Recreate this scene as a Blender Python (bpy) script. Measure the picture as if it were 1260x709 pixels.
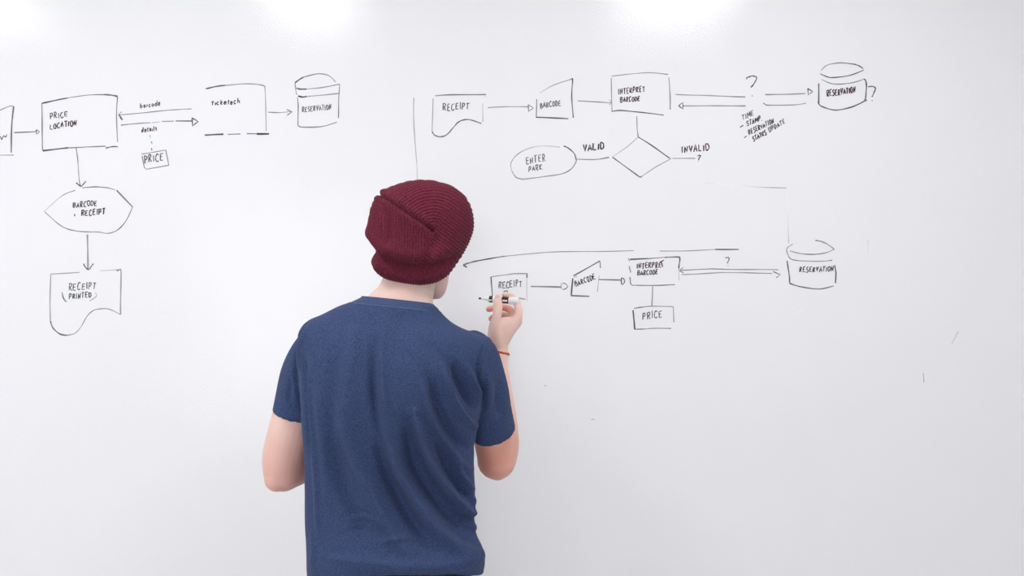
import bpy, bmesh, math, random
import numpy as np
from mathutils import Vector, Matrix

for o in list(bpy.data.objects):
    bpy.data.objects.remove(o)
SC = bpy.context.scene
COL = SC.collection
PI = math.pi
F = 1091.0                     # focal length in pixels of the 1260 x 709 frame
CAM_Z = 1.5
BOARD_Y = 2.5

# ------------------------------------------------------------------ camera
cam_d = bpy.data.cameras.new('camera')
cam_d.sensor_width = 36.0
cam_d.lens = F * 36.0 / 1260.0
cam_d.clip_start = 0.02
cam = bpy.data.objects.new('camera', cam_d)
cam.location = (0, 0, CAM_Z)
cam.rotation_euler = (PI / 2, 0, 0)
COL.objects.link(cam)
SC.camera = cam

# ------------------------------------------------------------------ light
world = bpy.data.worlds.new('world')
SC.world = world
world.use_nodes = True
bg = world.node_tree.nodes['Background']
bg.inputs[0].default_value = (0.80, 0.88, 1.0, 1)
bg.inputs[1].default_value = 0.3
SC.view_settings.view_transform = 'Standard'
SC.view_settings.look = 'None'
SC.view_settings.exposure = -0.34
SC.view_settings.gamma = 1.0
SC.view_settings.use_curve_mapping = False
PANEL_STRENGTH = 15.0          # ceiling light diffusers
FILL_PANEL_STRENGTH = 3.0      # unseen panels added along the side walls as extra light
WINDOW_FILL_POWER = 132.0


def area(name, loc, rot, sx, sy, power, color):
    d = bpy.data.lights.new(name, 'AREA')
    d.shape = 'RECTANGLE'
    d.size = sx
    d.size_y = sy
    d.energy = power
    d.color = color
    o = bpy.data.objects.new(name, d)
    o.location = loc
    o.rotation_euler = rot
    COL.objects.link(o)
    return o


# fill light added at unseen, invented windows: rear (aims +Y) and left (aims +X)
area('window_fill_rear', (-1.4, -4.52, 1.25), (PI / 2, 0, 0), 3.8, 2.3, WINDOW_FILL_POWER * 1.0, (0.93, 0.96, 1.0))
area('window_fill_left', (-4.52, -0.9, 1.55), (PI / 2, 0, -PI / 2), 3.8, 1.7, WINDOW_FILL_POWER * 0.12, (0.93, 0.96, 1.0))


# ------------------------------------------------------------------ helpers
def at(px, py, Y):
    """a point at depth Y on the sight line of a frame position"""
    return np.array([(px - 630.0) / F * Y, Y, CAM_Z - (py - 354.5) / F * Y])


def mat(name, color=(0.8, 0.8, 0.8), rough=0.5, **kw):
    m = bpy.data.materials.new(name)
    m.use_nodes = True
    b = m.node_tree.nodes['Principled BSDF']
    b.inputs['Base Color'].default_value = (*color, 1)
    b.inputs['Roughness'].default_value = rough
    for k, v in kw.items():
        b.inputs[k.replace('_', ' ')].default_value = v
    return m


def nodes(m):
    return m.node_tree.nodes, m.node_tree.links, m.node_tree.nodes['Principled BSDF']


def noise_color(m, c1, c2, scale, detail=4, lo=0.35, hi=0.65, stretch=(1, 1, 1)):
    N, L, b = nodes(m)
    tc = N.new('ShaderNodeTexCoord')
    mp = N.new('ShaderNodeMapping')
    mp.inputs['Scale'].default_value = stretch
    n = N.new('ShaderNodeTexNoise')
    n.inputs['Scale'].default_value = scale
    n.inputs['Detail'].default_value = detail
    r = N.new('ShaderNodeValToRGB')
    r.color_ramp.elements[0].position = lo
    r.color_ramp.elements[1].position = hi
    r.color_ramp.elements[0].color = (*c1, 1)
    r.color_ramp.elements[1].color = (*c2, 1)
    L.new(tc.outputs['Object'], mp.inputs[0])
    L.new(mp.outputs[0], n.inputs['Vector'])
    L.new(n.outputs['Fac'], r.inputs[0])
    L.new(r.outputs[0], b.inputs['Base Color'])
    return n, r, mp


def bump(m, scale, strength, dist, detail=3, old=None):
    N, L, b = nodes(m)
    tc = N.new('ShaderNodeTexCoord')
    n = N.new('ShaderNodeTexNoise')
    n.inputs['Scale'].default_value = scale
    n.inputs['Detail'].default_value = detail
    bp = N.new('ShaderNodeBump')
    bp.inputs['Strength'].default_value = strength
    bp.inputs['Distance'].default_value = dist
    L.new(tc.outputs['Object'], n.inputs['Vector'])
    L.new(n.outputs['Fac'], bp.inputs['Height'])
    if old:
        L.new(old.outputs[0], bp.inputs['Normal'])
    L.new(bp.outputs[0], b.inputs['Normal'])
    return bp


def link(name, me, material=None, parent=None, smooth=False, kind=None, label=None, cat=None, group=None):
    if material and not me.materials:
        me.materials.append(material)
    if smooth:
        me.polygons.foreach_set('use_smooth', [True] * len(me.polygons))
    o = bpy.data.objects.new(name, me)
    COL.objects.link(o)
    if parent is not None:
        o.parent = parent
        o.matrix_parent_inverse = Matrix.Translation(-parent.location)
    tag(o, label, cat, group, kind)
    return o


def tag(o, label=None, cat=None, group=None, kind=None):
    if label: o['label'] = label
    if cat: o['category'] = cat
    if group: o['group'] = group
    if kind: o['kind'] = kind


def empty(name, loc, label, cat, group=None):
    o = bpy.data.objects.new(name, None)
    o.location = loc
    COL.objects.link(o)
    tag(o, label, cat, group)
    return o


def mesh(name, V, Fc):
    me = bpy.data.meshes.new(name)
    me.from_pydata([tuple(map(float, v)) for v in V], [], Fc)
    me.update()
    return me


class MB:
    def __init__(self):
        self.V, self.F = [], []

    def add(self, V, Fc):
        b = len(self.V)
        self.V += [tuple(map(float, v)) for v in V]
        self.F += [tuple(i + b for i in f) for f in Fc]
        return self

    def box(self, lo, hi):
        x0, y0, z0 = lo
        x1, y1, z1 = hi
        V = [(x0, y0, z0), (x1, y0, z0), (x1, y1, z0), (x0, y1, z0), (x0, y0, z1), (x1, y0, z1), (x1, y1, z1), (x0, y1, z1)]
        return self.add(V, [(0, 3, 2, 1), (4, 5, 6, 7), (0, 1, 5, 4), (1, 2, 6, 5), (2, 3, 7, 6), (3, 0, 4, 7)])

    def rings(self, R, capa=True, capb=True):
        n = len(R[0])
        V = [p for r in R for p in r]
        Fc = []
        for i in range(len(R) - 1):
            for j in range(n):
                k = (j + 1) % n
                Fc.append((i * n + j, i * n + k, (i + 1) * n + k, (i + 1) * n + j))
        if capa: Fc.append(tuple(range(n - 1, -1, -1)))
        if capb: Fc.append(tuple((len(R) - 1) * n + j for j in range(n)))
        return self.add(V, Fc)

    def ellipsoid(self, c, r, axes=None, n=20):
        R = []
        A = np.eye(3) if axes is None else np.array(axes, float)
        for i in range(n + 1):
            ph = PI * min(max(i / n, 0.01), 0.99)
            ring = []
            for j in range(2 * n):
                t = 2 * PI * j / (2 * n)
                l = np.array([r[0] * math.sin(ph) * math.cos(t), r[1] * math.sin(ph) * math.sin(t), -r[2] * math.cos(ph)])
                ring.append(np.array(c) + l[0] * A[0] + l[1] * A[1] + l[2] * A[2])
            R.append(ring)
        return self.rings(R)

    def tube(self, pts, rad, seg=24, sub=5, flat=None, cap=True):
        """round-capped tube through pts; rad one radius per point; flat=(axis, factor) squeezes along an axis"""
        P = [np.array(p, float) for p in pts]
        Q, S = spline(P, list(rad), sub)
        T = []
        for i in range(len(Q)):
            a = Q[max(i - 1, 0)]
            b = Q[min(i + 1, len(Q) - 1)]
            t = b - a
            T.append(t / (np.linalg.norm(t) + 1e-12))
        u = np.cross(T[0], [0.31, 0.2, 0.93])
        u /= np.linalg.norm(u)
        R = []

        def ring(c, t, r):
            nonlocal u
            u = u - t * np.dot(u, t)
            u /= np.linalg.norm(u)
            v = np.cross(t, u)
            out = []
            for j in range(seg):
                a = 2 * PI * j / seg
                d = r * (math.cos(a) * u + math.sin(a) * v)
                if flat is not None:
                    ax = np.array(flat[0], float)
                    ax /= np.linalg.norm(ax)
                    d = d + ax * np.dot(d, ax) * (flat[1] - 1)
                out.append(c + d)
            return out
        if cap:
            for k in (0.995, 0.9, 0.7, 0.4):
                R.append(ring(Q[0] - T[0] * S[0] * k, T[0], S[0] * math.sqrt(1 - k * k)))
        for q, t, s in zip(Q, T, S):
            R.append(ring(q, t, s))
        if cap:
            for k in (0.4, 0.7, 0.9, 0.995):
                R.append(ring(Q[-1] + T[-1] * S[-1] * k, T[-1], S[-1] * math.sqrt(1 - k * k)))
        return self.rings(R)

    def mesh(self, name):
        return mesh(name, self.V, self.F)


def spline(P, S, sub):
    """Catmull-Rom through P carrying scalars or vectors S"""
    if len(P) < 3:
        Q, O = [], []
        for k in range(sub + 1):
            t = k / sub
            Q.append(P[0] * (1 - t) + P[1] * t)
            O.append(S[0] * (1 - t) + S[1] * t)
        return Q, O
    Q, O = [], []
    for i in range(len(P) - 1):
        p = [P[max(i - 1, 0)], P[i], P[i + 1], P[min(i + 2, len(P) - 1)]]
        s = [S[max(i - 1, 0)], S[i], S[i + 1], S[min(i + 2, len(P) - 1)]]
        for k in range(sub):
            t = k / sub
            w = (-.5 * t + t * t - .5 * t ** 3, 1 - 2.5 * t * t + 1.5 * t ** 3, .5 * t + 2 * t * t - 1.5 * t ** 3, -.5 * t * t + .5 * t ** 3)
            Q.append(sum(a * b for a, b in zip(w, p)))
            O.append(sum(a * b for a, b in zip(w, s)))
    Q.append(P[-1])
    O.append(S[-1])
    return Q, O


def remeshed(mb, voxel, smooth_iter, name='m'):
    """union of everything in mb as ONE continuous skin"""
    me = mb.mesh(name + '_src')
    o = bpy.data.objects.new(name + '_src', me)
    COL.objects.link(o)
    r = o.modifiers.new('r', 'REMESH')
    r.mode = 'VOXEL'
    r.voxel_size = voxel
    r.use_smooth_shade = True
    if smooth_iter:
        s = o.modifiers.new('s', 'SMOOTH')
        s.factor = 0.5
        s.iterations = smooth_iter
    dg = bpy.context.evaluated_depsgraph_get()
    dg.update()
    out = bpy.data.meshes.new_from_object(o.evaluated_get(dg))
    out.name = name
    bpy.data.objects.remove(o)
    bpy.data.meshes.remove(me)
    return out


def get_vn(me):
    n = len(me.vertices)
    V = np.empty(n * 3)
    me.vertices.foreach_get('co', V)
    N = np.empty(n * 3)
    me.vertex_normals.foreach_get('vector', N)
    return V.reshape(-1, 3), N.reshape(-1, 3)


def set_v(me, V):
    me.vertices.foreach_set('co', V.ravel())
    me.update()


def poly_dist(X, Z, pts):
    """distance of many points to a polyline, and the running position 0..1 along it"""
    best = np.full(X.shape, 1e9)
    pos = np.zeros(X.shape)
    n = len(pts) - 1
    for i in range(n):
        ax, az = pts[i]
        bx, bz = pts[i + 1]
        dx, dz = bx - ax, bz - az
        L2 = dx * dx + dz * dz + 1e-12
        t = np.clip(((X - ax) * dx + (Z - az) * dz) / L2, 0, 1)
        d = np.hypot(X - ax - t * dx, Z - az - t * dz)
        m = d < best
        best = np.where(m, d, best)
        pos = np.where(m, (i + t) / n, pos)
    return best, pos


def sstep(a, b, x):
    t = np.clip((x - a) / (b - a), 0, 1)
    return t * t * (3 - 2 * t)


# ------------------------------------------------------------------ materials of the room
m_board = mat('whiteboard_enamel', (0.85, 0.857, 0.893), 0.55, Coat_Weight=0.7, Coat_Roughness=0.07)
m_board.node_tree.nodes['Principled BSDF'].inputs['Specular IOR Level'].default_value = 0.2
bp = bump(m_board, 190, 0.36, 0.001, 3)
L_ = m_board.node_tree.links
L_.new(bp.outputs[0], m_board.node_tree.nodes['Principled BSDF'].inputs['Coat Normal'])
m_wall = mat('wall_paint', (0.80, 0.79, 0.78), 0.85)
bump(m_wall, 180, 0.1, 0.001)
m_ceil = mat('ceiling_paint', (0.86, 0.86, 0.86), 0.9)
bump(m_ceil, 90, 0.2, 0.002)
m_floor = mat('floor_carpet', (0.3, 0.3, 0.31), 0.95)
noise_color(m_floor, (0.70, 0.67, 0.655), (0.80, 0.77, 0.755), 240, 6)
bump(m_floor, 400, 0.5, 0.003)
m_alu = mat('aluminium_trim', (0.7, 0.7, 0.72), 0.3, Metallic=0.9)
m_frame = mat('window_frame_paint', (0.85, 0.85, 0.85), 0.4)
m_diff = mat('light_diffuser', (0.9, 0.9, 0.9), 0.5)


def emis(name, strength, col=(1.0, 0.985, 0.96)):
    m = mat(name, (0.9, 0.9, 0.9), 0.5)
    b = m.node_tree.nodes['Principled BSDF']
    b.inputs['Emission Color'].default_value = (*col, 1)
    b.inputs['Emission Strength'].default_value = strength
    return m


m_panel = emis('lamp_diffuser_front', PANEL_STRENGTH)
m_panel2 = emis('fill_diffuser_left', FILL_PANEL_STRENGTH)
m_panel3 = emis('fill_diffuser_right', FILL_PANEL_STRENGTH * 1.5)

# ------------------------------------------------------------------ room shell
XL, XR, YF, CZ = -4.4, 4.4, -4.4, 2.8
WY = BOARD_Y + 0.03
S = 'structure'
link('floor', MB().box((XL - .1, YF - .1, -.1), (XR + .1, WY + .1, 0)).mesh('floor'), m_floor, kind=S)
link('ceiling', MB().box((XL - .1, YF - .1, CZ), (XR + .1, WY + .1, CZ + .1)).mesh('ceiling'), m_ceil, kind=S)
link('wall_back', MB().box((XL - .1, WY, 0), (XR + .1, WY + .1, CZ)).mesh('wall_back'), m_wall, kind=S)
link('wall_right', MB().box((XR, YF, 0), (XR + .1, WY, CZ)).mesh('wall_right'), m_wall, kind=S)
w = MB().box((XL - .1, YF, 0), (XL, WY, .65)).box((XL - .1, YF, 2.45), (XL, WY, CZ))
w.box((XL - .1, YF, .65), (XL, -2.85, 2.45)).box((XL - .1, 1.05, .65), (XL, WY, 2.45))
link('wall_left', w.mesh('wall_left'), m_wall, kind=S)
w = MB().box((XL - .1, YF - .1, 0), (XR + .1, YF, .10)).box((XL - .1, YF - .1, 2.45), (XR + .1, YF, CZ))
w.box((XL - .1, YF - .1, .10), (-3.35, YF, 2.45)).box((.55, YF - .1, .10), (XR + .1, YF, 2.45))
link('wall_front', w.mesh('wall_front'), m_wall, kind=S)


def added_window(name, p0, p1, ax, z0_=.65):
    """frame bars in an opening that runs along axis ax (0 = x, 1 = y) at the fixed other coordinate"""
    w = MB()
    a0, a1, c = p0, p1, (YF if ax == 0 else XL)

    def bar(u0, u1, z0, z1):
        if ax == 0:
            w.box((u0, c - .08, z0), (u1, c - .02, z1))
        else:
            w.box((c - .08, u0, z0), (c - .02, u1, z1))
    bar(a0, a1, z0_, z0_ + .05)
    bar(a0, a1, 2.40, 2.45)
    for k in range(4):
        u = a0 + (a1 - a0 - .05) * k / 3
        bar(u, u + .05, z0_ + .05, 2.40)
    link(name, w.mesh(name), m_frame, kind=S)


added_window('added_window_1', -3.35, .55, 0, .10)  # invented rear window, carried low so its light fills the lower board
added_window('added_window_2', -2.85, 1.05, 1)  # invented side window around the added left fill light
link('baseboard_back', MB().box((XL, WY - .015, 0), (XR, WY, .1)).mesh('baseboard_back'), m_frame, kind=S)


# ------------------------------------------------------------------ ceiling lights
def ceiling_light(x, y, sx, sy, m, label, group=None):
    t = empty('ceiling_light', (x, y, CZ), label, 'ceiling light', group)
    f = MB()
    z0, z1, b = CZ - .035, CZ, .02
    f.box((x - sx / 2 - b, y - sy / 2 - b, z0), (x + sx / 2 + b, y - sy / 2, z1))
    f.box((x - sx / 2 - b, y + sy / 2, z0), (x + sx / 2 + b, y + sy / 2 + b, z1))
    f.box((x - sx / 2 - b, y - sy / 2, z0), (x - sx / 2, y + sy / 2, z1))
    f.box((x + sx / 2, y - sy / 2, z0), (x + sx / 2 + b, y + sy / 2, z1))
    link('lamp_frame', f.mesh('lamp_frame'), m_frame, t)
    link('diffuser', MB().box((x - sx / 2, y - sy / 2, CZ - .028), (x + sx / 2, y + sy / 2, CZ - .01)).mesh('diffuser'), m, t)
    return t


ceiling_light(-2.36, 1.16, .42, .86, m_panel, 'ceiling light panel mirrored in the top left corner of the whiteboard')
ceiling_light(-0.90, 1.16, .36, .90, m_panel, 'ceiling light panel mirrored above the man in the whiteboard')
ceiling_light(0.72, 1.16, .48, .86, m_panel, 'ceiling light panel mirrored above the upper right diagram')
for yy, side in ((-.9, 'rearmost'), (.3, 'middle'), (1.4, 'foremost')):  # unseen panels added for more overhead light, placed clear of board glare
    for xx, ww in ((-3.85, 'left'), (3.85, 'right')):
        ceiling_light(xx, yy, .60, .86, m_panel2 if xx < 0 else m_panel3, f'{side} added fill light panel along the {ww} wall', 'added fill lights along the side walls')

# ------------------------------------------------------------------ whiteboard
BX, BZ0, BZ1 = 2.6, .35, 2.66
board = empty('whiteboard', (0, WY, BZ0), 'large glossy white wall-mounted whiteboard covered with handwritten flowcharts', 'whiteboard')
link('writing_surface', MB().box((-BX, BOARD_Y, BZ0), (BX, WY - .002, BZ1)).mesh('writing_surface'), m_board, board)
fr = MB()
fr.box((-BX - .025, BOARD_Y - .008, BZ0 - .025), (BX + .025, WY - .001, BZ0)).box((-BX - .025, BOARD_Y - .008, BZ1), (BX + .025, WY - .001, BZ1 + .025))
fr.box((-BX - .025, BOARD_Y - .008, BZ0), (-BX, WY - .001, BZ1)).box((BX, BOARD_Y - .008, BZ0), (BX + .025, WY - .001, BZ1))
link('board_frame', fr.mesh('board_frame'), m_alu, board)

# ------------------------------------------------------------------ ink on the board
m_ink = mat('marker_ink', (0.05, 0.05, 0.05), 0.45)
N_, L_, b_ = nodes(m_ink)
va = N_.new('ShaderNodeVertexColor')
va.layer_name = 'ink'
L_.new(va.outputs[0], b_.inputs['Base Color'])
INK = {'k': (.028, .026, .030), 'g': (.25, .25, .255), 'f': (.44, .44, .45), 'v': (.055, .018, .030), 'd': (.095, .095, .10), 'e': (.64, .64, .66)}
PX = BOARD_Y / F
rng = random.Random(4)
LAYER = [0]


class Ink:
    """a drawing made of pen strokes lying on the board"""

    def __init__(self):
        self.V, self.F, self.C = [], [], []

    def stroke(self, pts, w=1.25, c='g', curve=True, w1=None):
        P = [np.array([p[0], p[1]], float) for p in pts]
        if curve and len(P) > 2:
            P, _ = spline(P, [0.0] * len(P), 6)
        else:
            Q = []
            for a, b in zip(P[:-1], P[1:]):
                m = max(2, int(np.linalg.norm(b - a) / 5))
                for k in range(m):
                    Q.append(a + (b - a) * k / m)
            Q.append(P[-1])
            P = Q
        LAYER[0] = (LAYER[0] + 1) % 12
        y = BOARD_Y - .0003 - .00003 * LAYER[0]
        n = len(P)
        b0 = len(self.V)
        ph = rng.random() * 6
        for i, p in enumerate(P):
            a, b = P[max(i - 1, 0)], P[min(i + 1, n - 1)]
            t = (b - a) / (np.linalg.norm(b - a) + 1e-9)
            nn = np.array([-t[1], t[0]])
            s = i / max(n - 1, 1)
            ww = w if w1 is None else w + (w1 - w) * s
            ww *= 1 + .16 * math.sin(ph + i * .9) + .08 * math.sin(ph * 2 + i * .37)
            jit = nn * .10 * math.sin(ph + i * .55)
            for sg in (-.5, .5):
                q = p + jit + nn * ww * sg
                self.V.append(((q[0] - 630) * PX, y, CAM_Z - (q[1] - 354.5) * PX))
            cc = np.array(INK[c]) * (1 + .35 * math.sin(ph * 3 + i * .23))
            self.C += [cc, cc]
        for i in range(n - 1):
            k = b0 + 2 * i
            self.F.append((k, k + 1, k + 3, k + 2))
        return self

    def line(self, *pts, w=1.25, c='g', w1=None):
        return self.stroke(pts, w, c, False, w1)

    def dot(self, x, y, r=.9, c='k'):
        return self.stroke([(x - r * .6, y), (x + r * .6, y + .1)], r * 1.7, c, False)

    def text(self, s, a, b, h, w=1.15, c='k', slant=.12, lean=0.0):
        """letters from baseline start a to baseline end b, cap height h"""
        a = np.array(a, float)
        b = np.array(b, float)
        d = b - a
        adv = [GW.get(ch, 1.0) for ch in s]
        tot = sum(adv)
        L = np.linalg.norm(d)
        ex = d / L
        ey = np.array([ex[1], -ex[0]])
        u = L / tot
        x = 0
        for ch, ad in zip(s, adv):
            jy = rng.uniform(-.09, .09) * h
            hh = h * rng.uniform(.88, 1.1)
            for st in GLYPH.get(ch, []):
                pts = []
                for gx, gy in st:
                    X = (x + .12 + gx * (ad - .3)) * u + slant * gy * hh
                    Y = gy * hh + jy + rng.uniform(-.045, .045) * h
                    X += rng.uniform(-.045, .045) * h
                    pts.append(a + ex * X + ey * Y)
                self.stroke(pts, w, c, curve=len(pts) > 4)
            x += ad
        return self

    def done(self, name, parent, label=None):
        me = mesh(name, self.V, self.F)
        at_ = me.color_attributes.new('ink', 'FLOAT_COLOR', 'POINT')
        at_.data.foreach_set('color', np.hstack([np.clip(np.array(self.C), 0, 1), np.ones((len(self.C), 1))]).ravel())
        return link(name, me, m_ink, parent, label=label)


GW = {'I': .55, 'i': .45, 'l': .45, ' ': .6, '.': .4, '?': .8, '+': .8, 'M': 1.25, 'W': 1.3, 't': .7, 'r': .7, '(': .5, ')': .5}
GLYPH = {
    'A': [[(0, 0), (.5, 1), (1, 0)], [(.18, .35), (.85, .38)]],
    'B': [[(.05, 0), (.05, 1)], [(.05, 1), (.6, .98), (.75, .8), (.6, .58), (.1, .52), (.7, .48), (.9, .25), (.65, .02), (.05, 0)]],
    'C': [[(.9, .88), (.6, 1), (.2, .8), (.05, .45), (.25, .08), (.6, 0), (.95, .15)]],
    'D': [[(.08, 0), (.08, 1)], [(.0, 1), (.6, .92), (.95, .55), (.75, .15), (.05, 0)]],
    'E': [[(.9, 1), (.1, .95), (.08, .02), (.95, .05)], [(.1, .5), (.75, .55)]],
    'I': [[(.5, 0), (.5, 1)]],
    'K': [[(.1, 0), (.1, 1)], [(.85, 1), (.15, .45), (.9, 0)]],
    'L': [[(.1, 1), (.08, .05), (.9, .05)]],
    'M': [[(.0, 0), (.15, 1), (.5, .35), (.85, 1), (1, 0)]],
    'N': [[(.05, 0), (.08, 1), (.85, .02), (.92, 1)]],
    'O': [[(.5, 1), (.12, .75), (.08, .3), (.45, 0), (.85, .2), (.92, .7), (.5, 1)]],
    'P': [[(.1, 0), (.12, 1)], [(.05, .95), (.6, 1), (.85, .75), (.6, .5), (.12, .45)]],
    'R': [[(.1, 0), (.12, 1)], [(.05, .95), (.6, 1), (.8, .78), (.6, .55), (.15, .5)], [(.3, .5), (.92, 0)]],
    'S': [[(.88, .9), (.5, 1), (.15, .82), (.3, .58), (.75, .42), (.8, .15), (.4, 0), (.05, .12)]],
    'T': [[(0, .95), (1, 1)], [(.5, .97), (.45, 0)]],
    'U': [[(.08, 1), (.1, .25), (.45, 0), (.8, .2), (.9, 1)]],
    'V': [[(.02, 1), (.45, 0), (.95, 1)]],
    '?': [[(.05, .8), (.35, 1), (.8, .9), (.75, .6), (.45, .4), (.45, .22)], [(.42, .03), (.5, 0)]],
    '+': [[(.1, .45), (.8, .5)], [(.45, .2), (.45, .8)]],
    '.': [[(.3, .0), (.6, .08)]],
    'b': [[(.1, 1.25), (.1, 0)], [(.1, .5), (.5, .7), (.8, .4), (.5, .02), (.1, .05)]],
    'a': [[(.8, .6), (.3, .65), (.1, .3), (.35, 0), (.75, .2)], [(.8, .65), (.85, 0)]],
    'r': [[(.2, .65), (.2, 0)], [(.2, .45), (.85, .7)]],
    'c': [[(.85, .6), (.4, .7), (.1, .35), (.35, .0), (.9, .1)]],
    'o': [[(.5, .7), (.12, .5), (.2, .08), (.6, .0), (.85, .35), (.5, .7)]],
    'd': [[(.8, .45), (.4, .6), (.1, .3), (.35, 0), (.8, .15)], [(.9, 1.25), (.82, 0)]],
    'e': [[(.1, .32), (.8, .42), (.6, .7), (.2, .6), (.12, .2), (.45, 0), (.9, .12)]],
    't': [[(.45, 1.1), (.4, .1), (.8, .02)], [(.0, .75), (.95, .8)]],
    'i': [[(.5, .65), (.5, 0)]],
    'l': [[(.6, 1.2), (.4, 0)]],
    's': [[(.85, .65), (.4, .7), (.3, .45), (.7, .3), (.6, .02), (.1, .05)]],
    'k': [[(.15, 1.2), (.1, 0)], [(.8, .7), (.2, .3), (.85, 0)]],
    'h': [[(.15, 1.2), (.1, 0)], [(.1, .4), (.5, .68), (.8, .45), (.85, 0)]],
}


def word(parent, *specs, **k):
    for s, a, b, h, c, *r in specs:
        kw = r[0] if r else {}
        Ink().text(s, a, b, h, c=c, **kw).done('lettering', parent)


# --- upper left chart
I = Ink()
I.stroke([(-8, 139), (0, 135.8), (12, 130.6), (17, 131)], 1.2, 'g').stroke([(17, 131), (14.2, 158), (14, 188)], 1.7, 'd').line((-8, 191), (17, 191), w=1.2)
box = I.done('flowchart_box', board, 'drawn box cut off by the left edge of the picture')
Ink().stroke([(-3, 171), (0, 168), (2, 171.5), (3.5, 169), (5, 167), (6, 168.5), (7.5, 168), (8.5, 165.5)], 1.2, 'd').done('lettering', box)
I = Ink().line((17.5, 163.2), (44.5, 162), w=1.2, c='d').line((44.8, 159.6), (48.8, 162.2), (45.2, 165.2), (44.8, 159.6), w=1.1, c='d')
I.done('arrow', board)

I = Ink()
I.stroke([(51.6, 127.3), (66, 124), (84, 120.6)], 1.9, 'd', w1=1.2).stroke([(84, 120.6), (108, 117), (128, 116.6)], 1.1, 'g').stroke([(128, 116.6), (137, 117), (144.8, 118.9)], 1.8, 'd')
I.stroke([(144.8, 118.9), (143.4, 142), (144.8, 174.8)], 1.2, 'g').line((51.6, 127.3), (52.4, 185.3), w=1.3, c='g')
I.stroke([(52.5, 185.5), (84, 182)], 1.9, 'd').stroke([(84, 182), (130, 180)], 1.2, 'g').stroke([(130, 182.3), (137, 180.8), (145.2, 180.3)], 1.4, 'd')
box = I.done('flowchart_box', board, 'large drawn box reading PRICE LOCATION')
word(box, ('PRICE', (61, 146.7), (84, 143.7), 6.6, 'k'), ('LOCATION', (61, 159), (95, 154.3), 6.6, 'v', dict(w=1.35)))
Ink().stroke([(93.6, 182), (96, 198.5), (96.7, 212), (98, 224), (99.7, 229.6)], 1.1, 'g').stroke([(94, 224.9), (97, 227.6), (100, 229.6)], 1.5, 'd').stroke([(100, 229.6), (102.5, 227), (105.5, 223)], 1.4, 'd').done('arrow', board)
I = Ink().stroke([(54.6, 260.4), (70, 245.9), (80.4, 238.9), (92.7, 234.1)], 1.1, 'f').stroke([(101.4, 231.3), (119, 230), (131, 231), (141.3, 233.6)], 1.2, 'g')
I.line((143.4, 234), (163.2, 254.6), w=1.4, c='d').stroke([(163.2, 254.6), (155.6, 271.2), (145.2, 282.6), (133.8, 287.3), (122.4, 285.7), (108.4, 285.5), (91, 283.8), (78.7, 280), (66.5, 271.2), (54.6, 260.4)], 1.2, 'g')
box = I.done('flowchart_box', board, 'pointed oval symbol reading BARCODE + RECEIPT')
word(box, ('BARCODE', (89.5, 255.8), (120, 253), 6.4, 'k'), ('+', (89.8, 267), (94, 267), 5.4, 'k'), ('RECEIPT', (99.7, 265.8), (130, 264), 6.6, 'v', dict(w=1.35)))
Ink().line((107.7, 288.7), (108.3, 331), w=2.0, c='g').stroke([(102.8, 324.5), (105.3, 329), (108.8, 331.9), (111.6, 329.2), (115, 324.5)], 1.3, 'd').done('arrow', board)
I = Ink().line((62.6, 337.5), (98, 335.2), w=1.2).line((122.4, 333.5), (146, 331.9), w=1.0, c='f').line((143.5, 333.2), (148.7, 331.4), (149, 335), (148.3, 387.3), w=1.6)
I.stroke([(148.3, 387.3), (136.4, 381.2), (126, 380), (115.4, 382), (106.7, 390), (99.7, 402.2), (92.7, 410), (82.2, 412.7)], 1.1, 'g')
I.stroke([(82.2, 412.7), (73.5, 411), (65.6, 404), (62, 395.2)], 1.6, 'd').stroke([(62, 395.2), (61.6, 372.5), (62.6, 337.5)], 1.3, 'g')
box = I.done('flowchart_box', board, 'drawn document symbol with wavy foot reading RECEIPT (PRINTED)')
word(box, ('RECEIPT', (84, 357.6), (119, 355.4), 8.2, 'd'), ('PRINTED', (84.4, 368.2), (113, 366.2), 6.4, 'k'))
Ink().stroke([(76.6, 359.9), (77.8, 366.3), (81.7, 371.6)], 1.3, 'd').done('parenthesis', box)
Ink().stroke([(117.5, 360.2), (118.6, 364.6), (110.2, 370.7)], 1.0, 'f').done('parenthesis', box)

# --- barcode / details arrows
I = Ink().stroke([(235.7, 134.2), (222, 134.6), (203.4, 136.1), (175, 139), (147.6, 141.5)], 1.0, 'g').stroke([(150, 137.4), (147.6, 139.5), (146.4, 141)], 1.0, 'g').stroke([(146.4, 141), (148.4, 144.5), (150.8, 147.6)], 2.0, 'd')
I.done('arrow', board, 'thin drawn arrow pointing left under the word barcode')
Ink().text('barcode', (172.3, 133), (198, 129.4), 5.0, w=1.1, c='k').done('lettering', board)
I = Ink().stroke([(149, 154), (170, 152), (185, 151)], 1.2, 'g').line((187, 151), (197, 149.9), w=1.0, c='f').line((199, 149.6), (214, 149), w=1.1).line((216, 149), (236.4, 148.9), w=1.4, c='d')
I.line((236.4, 145.2), (243.7, 149.6), (237, 154.8), (236.4, 145.2), w=1.5, c='d')
I.done('arrow', board, 'drawn arrow pointing right above the word details')
Ink().text('details', (173.7, 163), (194, 160.3), 4.8, w=1.1, c='v').done('lettering', board)
Ink().line((184.6, 166), (184.9, 169.6), w=1.1, c='g').line((186, 174.2), (187.2, 176.5), w=1.3, c='d').line((186.5, 182.2), (186.9, 185.2), w=1.2, c='d').done('dashed_line', board)
I = Ink().stroke([(174, 189.5), (188, 187.6), (204, 184.6)], 1.0, 'g').line((204, 184.6), (206.5, 196), (207.8, 204), w=1.2).line((208, 203.5), (194, 206), (180, 208.4), (177.7, 206), (175, 192), w=1.1)
box = I.done('flowchart_box', board, 'small tilted drawn box reading PRICE below the dashed line')
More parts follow.
